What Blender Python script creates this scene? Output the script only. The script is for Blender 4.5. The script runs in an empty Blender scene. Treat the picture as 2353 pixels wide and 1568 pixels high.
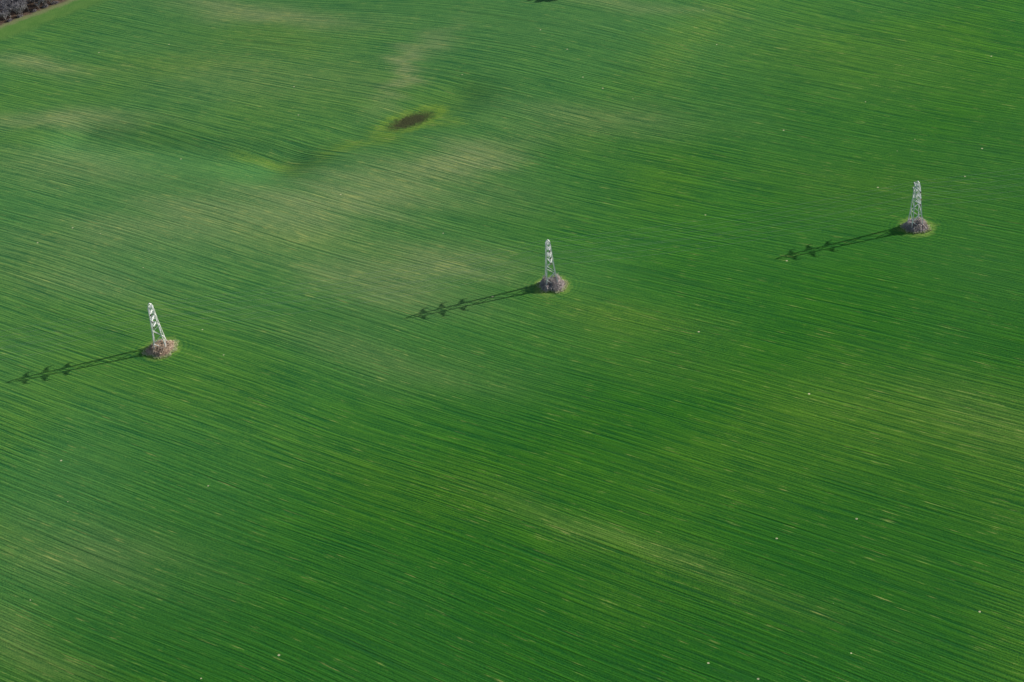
import bpy, bmesh, math, random
import numpy as np
from mathutils import Vector, Matrix, noise as mnoise

random.seed(7)
scene = bpy.context.scene
COL = scene.collection
D = math.radians(35.0)
SUN_EL = math.radians(19.5)
SUN_AZ = math.atan2(0.981, 0.196)

# ------------------------------------------------------------------ helpers
def new_obj(name, mesh=None, parent=None, loc=(0, 0, 0), mat=None, **props):
    ob = bpy.data.objects.new(name, mesh)
    COL.objects.link(ob)
    if parent is not None:
        ob.parent = parent
    ob.location = loc
    if mat is not None and mesh is not None:
        if len(mesh.materials) == 0:
            mesh.materials.append(mat)
    for k, v in props.items():
        ob[k] = v
    return ob

def mesh_from_bm(bm, name):
    me = bpy.data.meshes.new(name)
    bm.to_mesh(me)
    bm.free()
    return me

def beam(bm, a, b, w, w2=None, sides=4):
    a = Vector(a); b = Vector(b)
    if w2 is None: w2 = w
    d = (b - a)
    if d.length < 1e-5: return
    d.normalize()
    ref = Vector((0, 0, 1)) if abs(d.z) < 0.9 else Vector((1, 0, 0))
    s = d.cross(ref).normalized(); t = d.cross(s).normalized()
    ra = []; rb = []
    for i in range(sides):
        an = 2 * math.pi * (i + .5) / sides
        o = s * math.cos(an) + t * math.sin(an)
        ra.append(bm.verts.new(a + o * w * .6)); rb.append(bm.verts.new(b + o * w2 * .6))
    for i in range(sides):
        j = (i + 1) % sides
        bm.faces.new((ra[i], ra[j], rb[j], rb[i]))
    bm.faces.new(ra[::-1]); bm.faces.new(rb)

class NB:
    def __init__(self, mat):
        self.nt = mat.node_tree; self.n = self.nt.nodes; self.l = self.nt.links
    def put(self, sock, val):
        if isinstance(val, bpy.types.NodeSocket): self.l.new(val, sock)
        else: sock.default_value = val
    def m(self, op, a, b=0.0, c=None, clamp=False):
        nd = self.n.new('ShaderNodeMath'); nd.operation = op; nd.use_clamp = clamp
        self.put(nd.inputs[0], a); self.put(nd.inputs[1], b)
        if c is not None: self.put(nd.inputs[2], c)
        return nd.outputs[0]
    def vm(self, op, a, b=(0, 0, 0)):
        nd = self.n.new('ShaderNodeVectorMath'); nd.operation = op
        self.put(nd.inputs[0], a); self.put(nd.inputs[1], b)
        return nd.outputs['Value'] if op in ('DOT_PRODUCT', 'LENGTH', 'DISTANCE') else nd.outputs[0]
    def comb(self, x, y, z=0.0):
        nd = self.n.new('ShaderNodeCombineXYZ')
        self.put(nd.inputs[0], x); self.put(nd.inputs[1], y); self.put(nd.inputs[2], z)
        return nd.outputs[0]
    def noise(self, vec, scale=1.0, detail=2.0, rough=.5, color=False):
        nd = self.n.new('ShaderNodeTexNoise')
        self.put(nd.inputs['Vector'], vec); nd.inputs['Scale'].default_value = scale
        nd.inputs['Detail'].default_value = detail; nd.inputs['Roughness'].default_value = rough
        return nd.outputs['Color'] if color else nd.outputs['Fac']
    def ss(self, v, lo, hi, a=0.0, b=1.0):
        nd = self.n.new('ShaderNodeMapRange'); nd.interpolation_type = 'SMOOTHSTEP'
        self.put(nd.inputs['Value'], v)
        nd.inputs['From Min'].default_value = lo; nd.inputs['From Max'].default_value = hi
        nd.inputs['To Min'].default_value = a; nd.inputs['To Max'].default_value = b
        return nd.outputs[0]
    def mix(self, f, a, b, mode='MIX'):
        nd = self.n.new('ShaderNodeMix'); nd.data_type = 'RGBA'; nd.blend_type = mode
        self.put(nd.inputs[0], f)
        def c(v): return v if isinstance(v, bpy.types.NodeSocket) else (v[0], v[1], v[2], 1.0)
        self.put(nd.inputs[6], c(a)); self.put(nd.inputs[7], c(b))
        return nd.outputs[2]
    def attr(self, name):
        nd = self.n.new('ShaderNodeAttribute'); nd.attribute_name = name
        return nd

def make_mat(name):
    m = bpy.data.materials.new(name); m.use_nodes = True
    return m, NB(m), m.node_tree.nodes['Principled BSDF']

def simple_mat(name, c1, c2, scale=1.0, rough=.8, metallic=0.0, island=False):
    m, b, bs = make_mat(name)
    geo = b.n.new('ShaderNodeNewGeometry')
    f = b.noise(geo.outputs['Position'], scale, 2, .6)
    f = b.ss(f, .35, .65)
    if island:
        f = b.m('ADD', b.m('MULTIPLY', f, .4), b.m('MULTIPLY', geo.outputs['Random Per Island'], .6))
    b.put(bs.inputs['Base Color'], b.mix(f, c1, c2))
    bs.inputs['Roughness'].default_value = rough
    bs.inputs['Metallic'].default_value = metallic
    bs.inputs['Specular IOR Level'].default_value = .25
    return m

# ------------------------------------------------------------------ layout (metres)
PYL = [(-150.5, 581.5), (20.1, 596.1), (183.9, 609.5)]
LINE_ANG = math.atan2(609.5 - 581.5, 183.9 + 150.5)

def seg_dist(x, y, ax, ay, bx, by):
    dx, dy = bx - ax, by - ay
    t = max(0, min(1, ((x - ax) * dx + (y - ay) * dy) / (dx * dx + dy * dy)))
    return math.hypot(x - ax - t * dx, y - ay - t * dy)

def height(x, y):
    h = 1.5 * math.sin(x / 88 + 1.0) * math.cos(y / 71) + 1.1 * math.sin((x + y) / 120) + .35 * math.sin((x - 1.4 * y) / 37)
    d = seg_dist(x, y, -108, 742, -15, 787)
    h -= 2.1 * math.exp(-(d / 18) ** 2)
    d = seg_dist(x, y, -108, 742, -215, 792)
    h -= 2.6 * math.exp(-(d / 17) ** 2)
    h *= 1 - math.exp(-((y - 592) / 42) ** 2)
    r = math.hypot(x, y - 600)
    if r > 700:
        h += 12 * (1 - math.exp(-((r - 700) / 1500) ** 2)) * math.sin(x / 900 + 2) * math.cos(y / 1100)
    return h

# ------------------------------------------------------------------ field ground
def axis(lo, hi, step, far_lo, far_hi):
    v = []
    a = lo
    while a <= hi + 1e-6:
        v.append(a); a += step
    s = step; a = v[-1]
    while a < far_hi:
        s *= 1.25; a += s; v.append(a)
    s = step; a = v[0]
    while a > far_lo:
        s *= 1.25; a -= s; v.insert(0, a)
    return v
xs = axis(-400, 400, 3.0, -9000, 9000)
ys = axis(320, 1050, 3.0, -4000, 14000)
verts = [(x, y, height(x, y)) for y in ys for x in xs]
nx = len(xs)
faces = [(j * nx + i, j * nx + i + 1, (j + 1) * nx + i + 1, (j + 1) * nx + i)
         for j in range(len(ys) - 1) for i in range(nx - 1)]
me = bpy.data.meshes.new('field'); me.from_pydata(verts, [], faces)
me.polygons.foreach_set('use_smooth', [True] * len(me.polygons))

C35, S35 = math.cos(math.radians(35)), math.sin(math.radians(35))
VX = np.array([q[0] for q in verts]); VY = np.array([q[1] for q in verts])
def nz(sc, off, octv=3):
    return np.array([mnoise.fractal(Vector((q[0] * sc + off, q[1] * sc - off, off * .37)), 1.0, 2.0, octv) for q in verts])
n1 = nz(.022, 3.1); n2_ = nz(.022, 17.7); lowv = nz(.008, 7.3)
def nz_row(su, sv, off, octv=2):
    return np.array([mnoise.fractal(Vector(((q[0] * C35 - q[1] * S35) * su, (q[0] * S35 + q[1] * C35) * sv, off)), 1.0, 2.0, octv) for q in verts])
cmb = nz_row(.008, .10, 5.0)
DX = VX + n1 * 9 + cmb * 20 * C35; DY = VY + n2_ * 8 - cmb * 20 * S35
def patches(lst):
    tot = np.zeros(len(VX))
    for (cx, cy, hl, hw, ang, amp) in lst:
        a = math.radians(ang); dx = DX - cx; dy = DY - cy
        p = (dx * math.cos(a) + dy * math.sin(a)) / hl; q = (-dx * math.sin(a) + dy * math.cos(a)) / hw
        tot += amp * np.exp(-(p * p + q * q))
    return np.clip(tot, 0, 1)
thin = patches([(-38, 832, 42, 9, 62, 1.0), (-12, 722, 24, 17, 10, .95), (-71, 690, 62, 30, 28, .7), (-30, 627, 40, 17, -25, .85),
                (-60, 612, 40, 15, -30, .65), (-129, 932, 60, 14, -30, 1.0), (-261, 899, 34, 9, -30, .9), (-235, 820, 50, 12, -15, .9),
                (-183, 412, 40, 9, -35, .3), (172, 475, 50, 22, -40, .15), (34, 427, 60, 6, -37, .20), (-163, 451, 38, 16, -20, .35),
                (-152, 693, 70, 26, 10, .6), (58, 743, 50, 18, -20, .45), (85, 880, 60, 8, -30, .5),
                (-60, 560, 55, 15, -35, .35), (-190, 640, 40, 14, -30, .35), (-215, 760, 50, 20, -20, .5), (-20, 680, 45, 20, -20, .3),
                (-120, 840, 80, 30, -25, .3)])
yel = patches([(-55, 762, 38, 8, 27.5, 1), (-108, 747, 22, 3.5, -38, .9), (48, 566, 34, 12, -30, .6), (115, 822, 65, 15, 58, .4),
               (-95, 665, 35, 12, -20, .35), (-170, 872, 70, 16, -20, .5), (-120, 895, 60, 20, -25, .45), (180, 460, 60, 26, -38, .30),
               (34, 424, 60, 10, -36, .25), (-183, 410, 40, 12, -35, .35), (-200, 470, 40, 12, -35, .25), (200, 780, 80, 40, -30, .3),
               (170, 650, 50, 20, -30, .2), (70, 520, 90, 14, -33, .2), (-60, 480, 90, 12, -33, .12)])
bend = np.clip((VX + 160) / 260, 0, 1); bend = bend * bend * (3 - 2 * bend)
yy = np.clip(VY, 640, 960) - 640
warpv = nz(.0030, 1.9, 1) * 10 + nz(.014, 12.0, 1) * .9 - .00062 * yy * yy * bend
for nm, arr in (('thin', thin), ('yel', yel), ('low', np.clip(lowv * .5 + .5, 0, 1)), ('warp', warpv)):
    at = me.attributes.new(nm, 'FLOAT', 'POINT'); at.data.foreach_set('value', arr.astype(np.float32))

mat, b, bs = make_mat('winter_wheat_field')
geo = b.n.new('ShaderNodeNewGeometry')
P = geo.outputs['Position']
sp = b.n.new('ShaderNodeSeparateXYZ'); b.l.new(P, sp.inputs[0])
x, y = sp.outputs[0], sp.outputs[1]
thin = b.attr('thin').outputs['Fac']; yel = b.attr('yel').outputs['Fac']; low = b.attr('low').outputs['Fac']
u = b.m('SUBTRACT', b.m('MULTIPLY', x, C35), b.m('MULTIPLY', y, S35))
vraw = b.m('ADD', b.m('MULTIPLY', x, S35), b.m('MULTIPLY', y, C35))
v = b.m('ADD', vraw, b.attr('warp').outputs['Fac'])
rmin = None
for (px, py) in PYL:
    r = b.vm('DISTANCE', P, (px + .3, py - .6, 0))
    rmin = r if rmin is None else b.m('MINIMUM', rmin, r)

# row signals
n_m = b.noise(b.comb(b.m('MULTIPLY', u, .011), b.m('MULTIPLY', v, .60), 3.0), 1, 2, .6)
n_f = b.noise(b.comb(b.m('MULTIPLY', u, .034), b.m('MULTIPLY', v, 1.25), 9.0), 1, 1, .6)
n_t = b.noise(b.comb(b.m('MULTIPLY', u, .060), b.m('MULTIPLY', v, 1.1), 17.0), 1, 2, .75)
fur0 = b.noise(b.comb(b.m('MULTIPLY', u, .009), b.m('MULTIPLY', v, .80), 44.0), 1, 0, .5)
fur = b.ss(fur0, .36, .22)
wv = b.m('SINE', b.m('MULTIPLY', v, 2 * math.pi / 2.3))
wv = b.m('MULTIPLY', wv, b.ss(fur0, .3, .7))
grain = b.noise(P, 1.5, 2, .75)
mott = b.noise(P, .16, 3, .65)
# rows stand out in some parts of the field and close over in others
strength = b.ss(low, .36, .60, .60, 1.12)

sdist = b.m('ADD', b.m('MULTIPLY', b.m('ADD', x, 295), -.567), b.m('MULTIPLY', b.m('SUBTRACT', y, 965), .825))
sdist = b.m('ADD', sdist, b.m('MULTIPLY', b.m('SUBTRACT', mott, .5), 8))
margin = b.ss(sdist, -28, -19)
wood = b.ss(sdist, -4, 1)
# bare wet hollow
PS = b.vm('ADD', P, b.vm('MULTIPLY', b.vm('SUBTRACT', b.noise(P, .35, 3, .8, color=True), (.5, .5, .5)), (10, 9, 0)))
mp = b.n.new('ShaderNodeMapping'); mp.vector_type = 'TEXTURE'; b.l.new(PS, mp.inputs['Vector'])
mp.inputs['Location'].default_value = (-40.0, 771.2, 0); mp.inputs['Rotation'].default_value = (0, 0, math.radians(29))
mp.inputs['Scale'].default_value = (15.5, 8.2, 10000)
soil0 = b.m('EXPONENT', b.m('MULTIPLY', b.vm('DOT_PRODUCT', mp.outputs[0], mp.outputs[0]), -1.0))
soil = b.ss(b.m('ADD', soil0, b.m('MULTIPLY', b.m('SUBTRACT', n_f, .5), .5)), .22, .85)
rim = b.m('MULTIPLY', b.ss(soil0, .02, .22), b.ss(mott, .3, .6, .55, 1.0))
rows_on = b.m('SUBTRACT', 1.0, b.m('MAXIMUM', margin, soil))

g_dark = (.012, .128, .020); g_mid = (.066, .275, .014)
h_dark = (.034, .170, .054); h_mid = (.145, .345, .080)
side = b.ss(b.m('SUBTRACT', x, b.m('MULTIPLY', b.m('SUBTRACT', y, 600), 1.0)), -300, 220)
side = b.m('ADD', side, b.m('MULTIPLY', b.m('SUBTRACT', low, .5), .6), clamp=True)
t = b.m('ADD', b.m('MULTIPLY', b.m('SUBTRACT', n_m, .5), 1.25), b.m('MULTIPLY', b.m('SUBTRACT', n_f, .5), 1.8))
t = b.m('ADD', t, b.m('MULTIPLY', wv, .12))
t = b.m('MULTIPLY', t, strength)
ringm = b.m('MULTIPLY', b.ss(rmin, 18, 11), b.ss(rmin, 6, 8))
t = b.m('ADD', t, b.m('MULTIPLY', b.m('MULTIPLY', b.m('SINE', b.m('MULTIPLY', rmin, 3.1)), ringm), .14))
t = b.m('MULTIPLY', t, rows_on)
t = b.m('ADD', t, b.m('MULTIPLY', b.m('SUBTRACT', grain, .5), 1.4))
t = b.m('ADD', t, b.m('MULTIPLY', b.m('SUBTRACT', mott, .5), .5))
t = b.m('ADD', t, .48, clamp=True)
col = b.mix(side, b.mix(t, h_dark, h_mid), b.mix(t, g_dark, g_mid))
painted_falloff = b.ss(b.m('ADD', y, b.m('MULTIPLY', x, -.30)), 620, 360)
col = b.mix(b.m('MULTIPLY', painted_falloff, .42), col, (.010, .105, .012))  # vignette and light falloff painted into the crop colour, towards near right
yl = b.m('MAXIMUM', b.m('MULTIPLY', yel, .85), rim)
yl = b.m('ADD', yl, b.ss(low, .5, .85, 0, .2), clamp=True)
col = b.mix(b.m('MULTIPLY', yl, b.m('ADD', .15, b.m('MULTIPLY', t, .75))), col, (.27, .42, .04))
col = b.mix(b.m('MULTIPLY', thin, b.m('ADD', .18, b.m('MULTIPLY', t, .48))), col, (.41, .42, .21))
stre = b.m('ADD', n_t, b.m('ADD', b.m('MULTIPLY', thin, .12), b.m('MULTIPLY', yel, .10)))
stre = b.m('ADD', stre, b.m('MULTIPLY', b.m('SUBTRACT', mott, .5), .28))
stre = b.ss(stre, .61, .79)
col = b.mix(b.m('MULTIPLY', b.m('MULTIPLY', stre, .58), rows_on), col, (.45, .50, .14))
col = b.mix(b.m('MULTIPLY', b.m('MULTIPLY', fur, .32), rows_on), col, (.010, .085, .028))
col = b.mix(b.m('MULTIPLY', soil, .92), col, b.mix(b.ss(grain, .35, .65), (.034, .034, .018), (.088, .080, .042)))
fr_m = b.m('ADD', rmin, b.m('MULTIPLY', b.m('SUBTRACT', mott, .5), 12))
fringe = b.ss(fr_m, 5.8, 9.8, 1, 0)
col = b.mix(b.m('MULTIPLY', fringe, b.ss(grain, .35, .65, .35, .9)), col, (.30, .44, .09))
col = b.mix(b.m('MULTIPLY', margin, .6), col, b.mix(mott, (.10, .26, .04), (.24, .37, .09)))
col = b.mix(b.ss(sdist, -9, -4, 0, .6), col, (.34, .30, .17))
col = b.mix(wood, col, b.mix(b.ss(grain, .35, .65), (.05, .04, .035), (.26, .17, .12)))
vo = b.n.new('ShaderNodeTexVoronoi'); vo.inputs['Scale'].default_value = .065
b.l.new(P, vo.inputs['Vector'])
spc = b.n.new('ShaderNodeSeparateXYZ'); b.l.new(vo.outputs['Color'], spc.inputs[0])
speck = b.m('MULTIPLY', b.m('LESS_THAN', vo.outputs['Distance'], .029), b.m('LESS_THAN', spc.outputs[0], .6))
col = b.mix(b.m('MULTIPLY', speck, .9), col, (.72, .70, .40))
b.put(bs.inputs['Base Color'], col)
bs.inputs['Roughness'].default_value = .85
bs.inputs['Specular IOR Level'].default_value = .1
hgt = b.m('ADD', b.m('MULTIPLY', wv, .07), b.m('MULTIPLY', n_m, .56))
hgt = b.m('ADD', hgt, b.m('MULTIPLY', n_f, .42))
hgt = b.m('MULTIPLY', hgt, rows_on)
hgt = b.m('ADD', hgt, b.m('MULTIPLY', grain, .26))
bp = b.n.new('ShaderNodeBump'); bp.inputs['Strength'].default_value = .5; bp.inputs['Distance'].default_value = 1.0
b.l.new(hgt, bp.inputs['Height']); b.l.new(bp.outputs[0], bs.inputs['Normal'])
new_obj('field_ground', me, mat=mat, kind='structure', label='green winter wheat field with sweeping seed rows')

# ------------------------------------------------------------------ pylons
m_steel = simple_mat('galvanised_steel', (.88, .89, .88), (.95, .95, .93), .8, .5)
m_conc = simple_mat('concrete', (.28, .27, .25), (.4, .39, .36), 2, .9)
m_glass = simple_mat('insulator_porcelain', (.10, .08, .07), (.18, .14, .12), 2, .3)
m_wire = simple_mat('aluminium_wire', (.45, .47, .47), (.6, .6, .6), 1, .6)

def W(z):
    pts = [(0, 5.4), (6, 4.0), (13.5, 2.8), (21.2, 2.0), (22.6, 1.2), (23.4, .3)]
    for (a, wa), (c, wc) in zip(pts, pts[1:]):
        if z <= c: return wa + (wc - wa) * (z - a) / (c - a)
    return .3
def corner(z, i):
    w = W(z) / 2
    sx = (1, -1, -1, 1)[i % 4]; sy = (1, 1, -1, -1)[i % 4]
    return Vector((sx * w, sy * w, z))

bm = bmesh.new()
levels = [0, 4.2, 7.8, 10.9, 13.6, 16.2, 18.8, 21.4]
for li in range(len(levels) - 1):
    z0, z1 = levels[li], levels[li + 1]
    for i in range(4):
        beam(bm, corner(z0, i), corner(z1, i), .42 if z0 < 13 else .33)
        if (li + i) % 2:
            beam(bm, corner(z0, i), corner(z1, i + 1), .25)
        else:
            beam(bm, corner(z0, i + 1), corner(z1, i), .25)
for i in range(4):
    beam(bm, corner(21.4, i), corner(21.4, i + 1), .2)
    beam(bm, corner(21.4, i), corner(22.6, i), .3)
    beam(bm, corner(22.6, i), Vector((0, 0, 23.4)), .26)
me_mast = mesh_from_bm(bm, 'lattice_mast')

ARMS = [(14.2, 4.4), (17.4, 5.1), (20.4, 4.2)]
def arm_mesh(z, half):
    bm = bmesh.new()
    w = W(z) / 2 + .05
    tip = Vector((0, half, .1))
    rl = [Vector((w * .65, w, 0)), Vector((-w * .65, w, 0))]
    ru = [Vector((w * .6, w, .5)), Vector((-w * .6, w, .5))]
    for q in rl: beam(bm, q, tip, .25)
    for q in ru: beam(bm, q, tip, .20)
    beam(bm, rl[0], rl[1], .18); beam(bm, ru[0], ru[1], .16)
    n = 4
    for k in range(1, n):
        f0, f1 = (k - 1) / n, k / n
        beam(bm, rl[0].lerp(tip, f1), rl[1].lerp(tip, f0), .14)
    return mesh_from_bm(bm, 'crossarm')
arm_meshes = [arm_mesh(*a) for a in ARMS]

bm = bmesh.new()
beam(bm, (0, 0, 0), (0, 0, -.95), .08)
for k in range(5):
    z = -.12 - k * .15
    beam(bm, (0, 0, z), (0, 0, z - .05), .32, .46, 10)
    beam(bm, (0, 0, z - .05), (0, 0, z - .09), .46, .14, 10)
me_ins = mesh_from_bm(bm, 'insulator')

bm = bmesh.new()
beam(bm, (0, 0, -.5), (0, 0, .35), 1.1, .8, 4)
beam(bm, (0, 0, .35), (0, 0, .5), .8, .55, 4)
me_foot = mesh_from_bm(bm, 'concrete_footing')

LAB = ['white steel lattice pylon rising from reddish bramble patch',
       'white steel lattice pylon rising from grey bramble thicket',
       'pale steel lattice pylon standing in round bramble thicket']
def build_pylon(px, py, lab):
    p = new_obj('electricity_pylon', None, loc=(px, py, height(px, py)), label=lab, category='pylon', group='pylons of one power line')
    p.rotation_euler = (0, 0, LINE_ANG)
    new_obj('lattice_mast', me_mast, p, mat=m_steel)
    for (z, half), am in zip(ARMS, arm_meshes):
        for rot in (0, math.pi):
            a = new_obj('crossarm', am, p, (0, 0, z), m_steel)
            a.rotation_euler = (0, 0, rot)
            new_obj('insulator', me_ins, a, (0, half, .03), m_glass)
    for i in range(4):
        q = corner(0, i)
        new_obj('concrete_footing', me_foot, p, (q.x, q.y, 0), m_conc)
    return p
for (px, py), lab in zip(PYL, LAB):
    build_pylon(px, py, lab)

# ------------------------------------------------------------------ wires
R = Matrix.Rotation(LINE_ANG, 3, 'Z')
step = Vector((PYL[2][0] - PYL[1][0], PYL[2][1] - PYL[1][1], 0))
stops = [Vector((PYL[0][0], PYL[0][1], 0)) - step * 1.02] + [Vector((a, c, 0)) for a, c in PYL] + [Vector((PYL[2][0], PYL[2][1], 0)) + step]
att = [Vector((0, 0, 23.4))]
for z, half in ARMS:
    att += [Vector((0, half, z - .92)), Vector((0, -half, z - .92))]
for s0, s1 in zip(stops, stops[1:]):
    z0 = height(s0.x, s0.y); z1 = height(s1.x, s1.y)
    for ai, a in enumerate(att):
        p0 = s0 + R @ a + Vector((0, 0, z0)); p1 = s1 + R @ a + Vector((0, 0, z1))
        mid0 = (p0 + p1) / 2
        sag = 2.6 if ai == 0 else 4.0
        bm = bmesh.new(); prev = None
        for k in range(25):
            f = k / 24
            q = p0.lerp(p1, f) - mid0; q.z -= sag * 4 * f * (1 - f)
            if prev is not None: beam(bm, prev, q, .028, sides=4)
            prev = q
        new_obj('overhead_wire', mesh_from_bm(bm, 'overhead_wire'), None, mid0, m_wire,
                label='thin sagging metal power line wire strung between pylons', category='wire', group='power line wires')

# ------------------------------------------------------------------ brambles round the bases
def bramble_mesh(seed, rx, ry, hmax, n, name='bramble_thicket', lump=1.0, core=.7):
    rnd = random.Random(seed)
    bm = bmesh.new()
    def limf(an):
        return 1 + .34 * lump * mnoise.noise(Vector((math.cos(an) * 1.7, math.sin(an) * 1.7, seed * 1.3)))
    def prof(x_, y_):
        q = math.sqrt((x_ / rx) ** 2 + (y_ / ry) ** 2) / limf(math.atan2(y_, x_))
        if q >= 1: return 0
        k = .65 + 1.1 * mnoise.noise(Vector((x_ * .5, y_ * .5, seed * 3.1))) + .35 * mnoise.noise(Vector((x_ * 1.1, y_ * 1.1, seed)))
        return hmax * (1 - q ** 3.5) * max(.25, k)
    cnt = 0
    while cnt < n:
        x_ = rnd.uniform(-rx, rx) * 1.2; y_ = rnd.uniform(-ry, ry) * 1.2
        hh = prof(x_, y_)
        if hh <= .02: continue
        cnt += 1
        an = rnd.uniform(0, 6.283); L = rnd.uniform(.4, 1.4)
        z = hh * rnd.uniform(.6, 1.05)
        p0 = Vector((x_, y_, max(0, z - rnd.uniform(.3, .9))))
        p1 = Vector((x_ + math.cos(an) * L * .4, y_ + math.sin(an) * L * .4, z + .45))
        p2 = Vector((x_ + math.cos(an) * L, y_ + math.sin(an) * L, z * rnd.uniform(.8, 1.3)))
        w = rnd.uniform(.03, .09)
        beam(bm, p0, p1, w, w * .8, 3); beam(bm, p1, p2, w * .8, w * .3, 3)
        for k in range(3):
            c = p1.lerp(p2, rnd.random()) + Vector((rnd.uniform(-.2, .2), rnd.uniform(-.2, .2), rnd.uniform(-.1, .25)))
            s = rnd.uniform(.06, .20)
            d1 = Vector((rnd.uniform(-1, 1), rnd.uniform(-1, 1), rnd.uniform(-1, 1))).normalized() * s
            d2 = Vector((rnd.uniform(-1, 1), rnd.uniform(-1, 1), rnd.uniform(-1, 1))).normalized() * s
            bm.faces.new([bm.verts.new(c - d1), bm.verts.new(c + d2), bm.verts.new(c + d1), bm.verts.new(c - d2)])
    N = 30; M = 10; grid = []
    for j in range(M + 1):
        row = []
        for i in range(N):
            q = j / M; an = 2 * math.pi * i / N
            x_, y_ = rx * q * limf(an) * math.cos(an) * .99, ry * q * limf(an) * math.sin(an) * .99
            row.append(bm.verts.new((x_, y_, (prof(x_, y_) * core if j < M else -.15))))
        grid.append(row)
    for j in range(M):
        for i in range(N):
            k = (i + 1) % N
            bm.faces.new((grid[j][i], grid[j + 1][i], grid[j + 1][k], grid[j][k]))
    return mesh_from_bm(bm, name)

def grass_mesh(seed, rx, ry, n, side_bias):
    rnd = random.Random(seed); bm = bmesh.new()
    for _ in range(n):
        an = rnd.uniform(0, 6.283)
        if rnd.random() < side_bias: an = rnd.gauss(-.5, .8)
        lim = 1 + .34 * mnoise.noise(Vector((math.cos(an) * 1.7, math.sin(an) * 1.7, seed * 1.3)))
        q = lim * rnd.gauss(1.02, .09)
        c = Vector((rx * q * math.cos(an), ry * q * math.sin(an), 0))
        for k in range(4):
            a2 = rnd.uniform(0, 6.283); L = rnd.uniform(.25, .8)
            o = Vector((math.cos(a2), math.sin(a2), 0))
            s = Vector((-o.y, o.x, 0)) * .12
            tip = c + o * L * .7 + Vector((0, 0, L * .8))
            bm.faces.new([bm.verts.new(c - s), bm.verts.new(c + s), bm.verts.new(tip)])
    return mesh_from_bm(bm, 'dry_grass')

m_br_red = simple_mat('dry_bramble_red', (.34, .22, .15), (.95, .80, .66), .5, .9, island=True)
m_br_gry = simple_mat('dry_bramble_grey', (.22, .18, .185), (.90, .80, .79), .5, .9, island=True)
m_grass = simple_mat('dry_grass', (.42, .50, .16), (.90, .90, .66), .8, .9, island=True)
m_und = simple_mat('bare_undergrowth', (.09, .08, .085), (.48, .44, .46), .4, .9, island=True)
specs = [(11, 5.5, 5.0, 2.4, m_br_red, 'reddish brown dead bramble patch around the pylon feet'),
         (23, 5.0, 4.7, 3.8, m_br_gry, 'dense grey brown bramble thicket around the pylon feet'),
         (37, 5.1, 4.7, 3.8, m_br_gry, 'round grey brown bramble thicket around the pylon feet')]
for (px, py), (sd, rx, ry, hm, mt, lab) in zip(PYL, specs):
    z = height(px, py)
    new_obj('bramble_thicket', bramble_mesh(sd, rx, ry, hm, 2400), None, (px + .3, py - .6, z), mt,
            label=lab, category='bush', group='bramble thickets under the pylons')
    new_obj('dry_grass', grass_mesh(sd, rx * 1.1, ry * 1.12, 800, .5), None, (px + .3, py - .6, z), m_grass,
            kind='stuff', label='pale dry grass ring edging the bramble thicket', category='grass')

# ------------------------------------------------------------------ trees
m_bark = simple_mat('bark', (.10, .09, .085), (.30, .27, .26), 1.5, .9)
m_twig = simple_mat('twigs', (.10, .09, .10), (.44, .42, .46), .8, .9, island=True)
m_leaf = simple_mat('evergreen_leaves', (.015, .04, .02), (.05, .10, .04), .9, .7, island=True)

def tree_meshes(seed, H, leaves):
    rnd = random.Random(seed); bt = bmesh.new(); bc = bmesh.new()
    def grow(bmx, p, d, L, w, depth):
        q = p
        dd = d.copy()
        for k in range(3):
            dd = (dd + Vector((rnd.uniform(-.2, .2), rnd.uniform(-.2, .2), rnd.uniform(-.05, .2)))).normalized()
            nq = q + dd * L / 3
            w0 = max(w * (1 - k * .2), .05)
            beam(bmx, q, nq, w0, w0 * .85, 5 if depth < 2 else 3)
            q = nq
            if depth >= 1 and depth < 4:
                s = (dd + Vector((rnd.uniform(-1, 1), rnd.uniform(-1, 1), rnd.uniform(-.2, .7)))).normalized()
                grow(bc, q, s, L * rnd.uniform(.45, .65), w * .5, depth + 1)
        if depth >= 3 and leaves:
            for k in range(7):
                c = q + Vector((rnd.gauss(0, .35), rnd.gauss(0, .35), rnd.gauss(0, .3)))
                d1 = Vector((rnd.uniform(-1, 1), rnd.uniform(-1, 1), rnd.uniform(-1, 1))).normalized() * .16
                d2 = d1.cross(Vector((rnd.uniform(-1, 1), rnd.uniform(-1, 1), 1))).normalized() * .12
                bc.faces.new([bc.verts.new(c - d1), bc.verts.new(c + d2), bc.verts.new(c + d1), bc.verts.new(c - d2)])
        if depth < 4:
            nb = 6 if depth == 0 else 2
            for k in range(nb):
                an = rnd.uniform(0, 6.283)
                up = rnd.uniform(.3, 1.1)
                s = (Vector((math.cos(an), math.sin(an), up)) * .8 + dd * .5).normalized()
                grow(bt if depth == 0 else bc, q if k < 3 else p.lerp(q, rnd.uniform(.5, .95)), s, L * rnd.uniform(.7, .95) if depth == 0 else L * .65, w * .5, depth + 1)
    grow(bt, Vector((0, 0, -.3)), Vector((0, 0, 1)), H * .33, H * .05, 0)
    return mesh_from_bm(bt, 'trunk'), mesh_from_bm(bc, 'crown')

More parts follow.
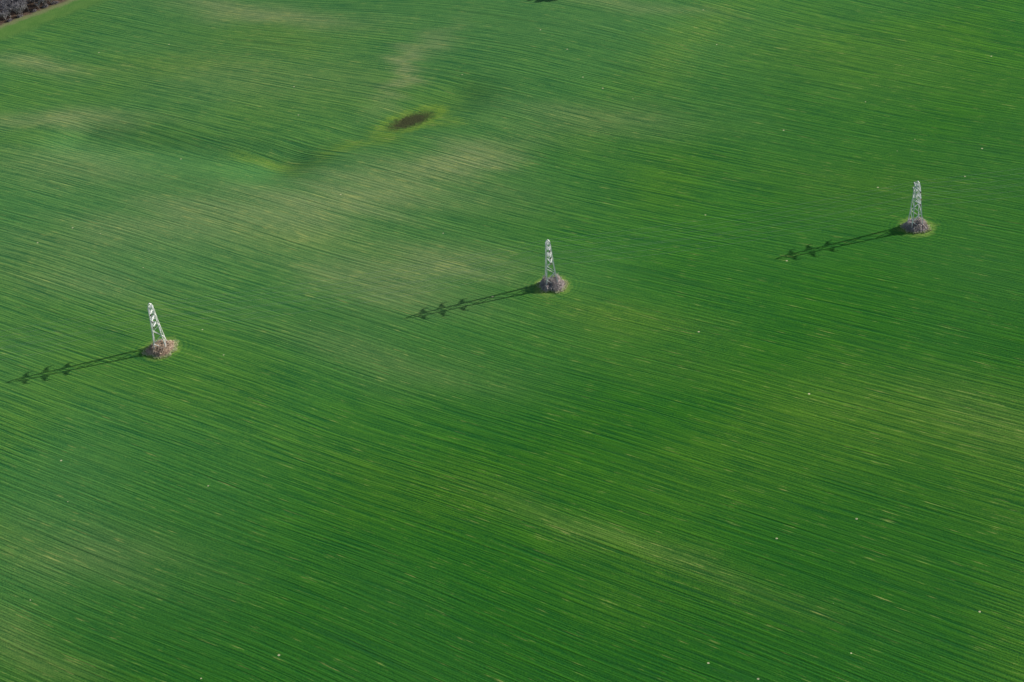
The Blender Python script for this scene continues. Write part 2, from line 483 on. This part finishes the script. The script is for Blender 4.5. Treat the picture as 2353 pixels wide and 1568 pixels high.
bare = [tree_meshes(101, 11, False), tree_meshes(102, 9, False), tree_meshes(104, 10, False)]
rnd = random.Random(5)
dv = Vector((.825, .567, 0)); nv = Vector((-.567, .825, 0)); o = Vector((-295, 965, 0))
spots = []
for row, off in enumerate((2.0, 6.5, 11, 16.0, 21)):
    a = -20 + row * 2
    while a < 46:
        spots.append(o + dv * (a + rnd.uniform(-1.5, 1.5)) + nv * (off + rnd.uniform(-1.5, 1.5)))
        a += 4.6
for i, s in enumerate(spots):
    tm, cm = bare[i % 3]
    sc = rnd.uniform(.7, 1.2)
    tr = new_obj('bare_tree', None, None, (s.x, s.y, height(s.x, s.y)), label='leafless grey brown tree at the edge of woodland', category='tree', group='bare trees of the wood')
    tr.rotation_euler = (0, 0, rnd.uniform(0, 6.28)); tr.scale = (sc * 1.15, sc * 1.15, sc)
    new_obj('trunk', tm, tr, mat=m_bark); new_obj('crown', cm, tr, mat=m_twig)
und = [bramble_mesh(51, 2.4, 2.1, 2.4, 420, 'bare_shrub', 1.3, .1), bramble_mesh(67, 2.0, 2.3, 2.0, 380, 'bare_shrub', 1.3, .1)]
k = 0
for off in (0.0,):
    a = -20 + off * .4
    while a < 44:
        s = o + dv * (a + rnd.uniform(-1.5, 1.5)) + nv * (off + rnd.uniform(-1.2, 1.2))
        ob = new_obj('bare_shrub', und[k % 2], None, (s.x, s.y, height(s.x, s.y)), m_und, label='tangled leafless shrub at the woodland edge', category='shrub', group='bare shrubs of the wood')
        ob.rotation_euler = (0, 0, rnd.uniform(0, 6.28)); q = rnd.uniform(.5, 1.0); ob.scale = (q, q, q)
        k += 1; a += 8.5
ever = tree_meshes(203, 6, True)
for i, (tx, ty) in enumerate([(43, 902.6), (50, 900.4), (57, 899.6), (64, 900.4), (71, 902.8)]):
    sc = (.7, .9, 1.0, .9, .75)[i]
    tr = new_obj('evergreen_tree', None, None, (tx, ty, height(tx, ty)), label='dark green bushy tree standing in the wheat field', category='tree', group='dark trees in the field')
    tr.rotation_euler = (0, 0, i * 1.7); tr.scale = (sc, sc, sc)
    new_obj('trunk', ever[0], tr, mat=m_bark); new_obj('crown', ever[1], tr, mat=m_leaf)

# ------------------------------------------------------------------ light, sky
w = bpy.data.worlds.new('World'); scene.world = w; w.use_nodes = True
nt = w.node_tree
sky = nt.nodes.new('ShaderNodeTexSky'); sky.sky_type = 'NISHITA'; sky.sun_disc = False
sky.sun_elevation = SUN_EL; sky.sun_rotation = SUN_AZ
nt.links.new(sky.outputs[0], nt.nodes['Background'].inputs[0]); nt.nodes['Background'].inputs[1].default_value = .085
ld = bpy.data.lights.new('sun', 'SUN'); ld.energy = 5.0; ld.angle = math.radians(.5); ld.color = (1.0, .97, .88)
lo = bpy.data.objects.new('sun', ld); COL.objects.link(lo)
sd = Vector((.981 * math.cos(SUN_EL), .196 * math.cos(SUN_EL), math.sin(SUN_EL)))
lo.rotation_euler = sd.to_track_quat('Z', 'Y').to_euler(); lo.location = (300, 600, 300)

# ------------------------------------------------------------------ camera
cam = bpy.data.cameras.new('camera'); co = bpy.data.objects.new('camera', cam); COL.objects.link(co)
Rw = Vector((1, 0, 0)); U = Vector((0, math.sin(D), math.cos(D)))
cx = (.9936 * Rw - .113 * U).normalized(); cy = (.113 * Rw + .9936 * U).normalized(); cz = cx.cross(cy)
mtx = Matrix((cx, cy, cz)).transposed().to_4x4(); mtx.translation = Vector((0, 0, 390))
co.matrix_world = mtx
cam.lens = 57.14; cam.sensor_width = 36; cam.clip_start = 1; cam.clip_end = 30000
scene.camera = co
scene.view_settings.view_transform = 'Standard'; scene.view_settings.look = 'None'; scene.view_settings.exposure = 0
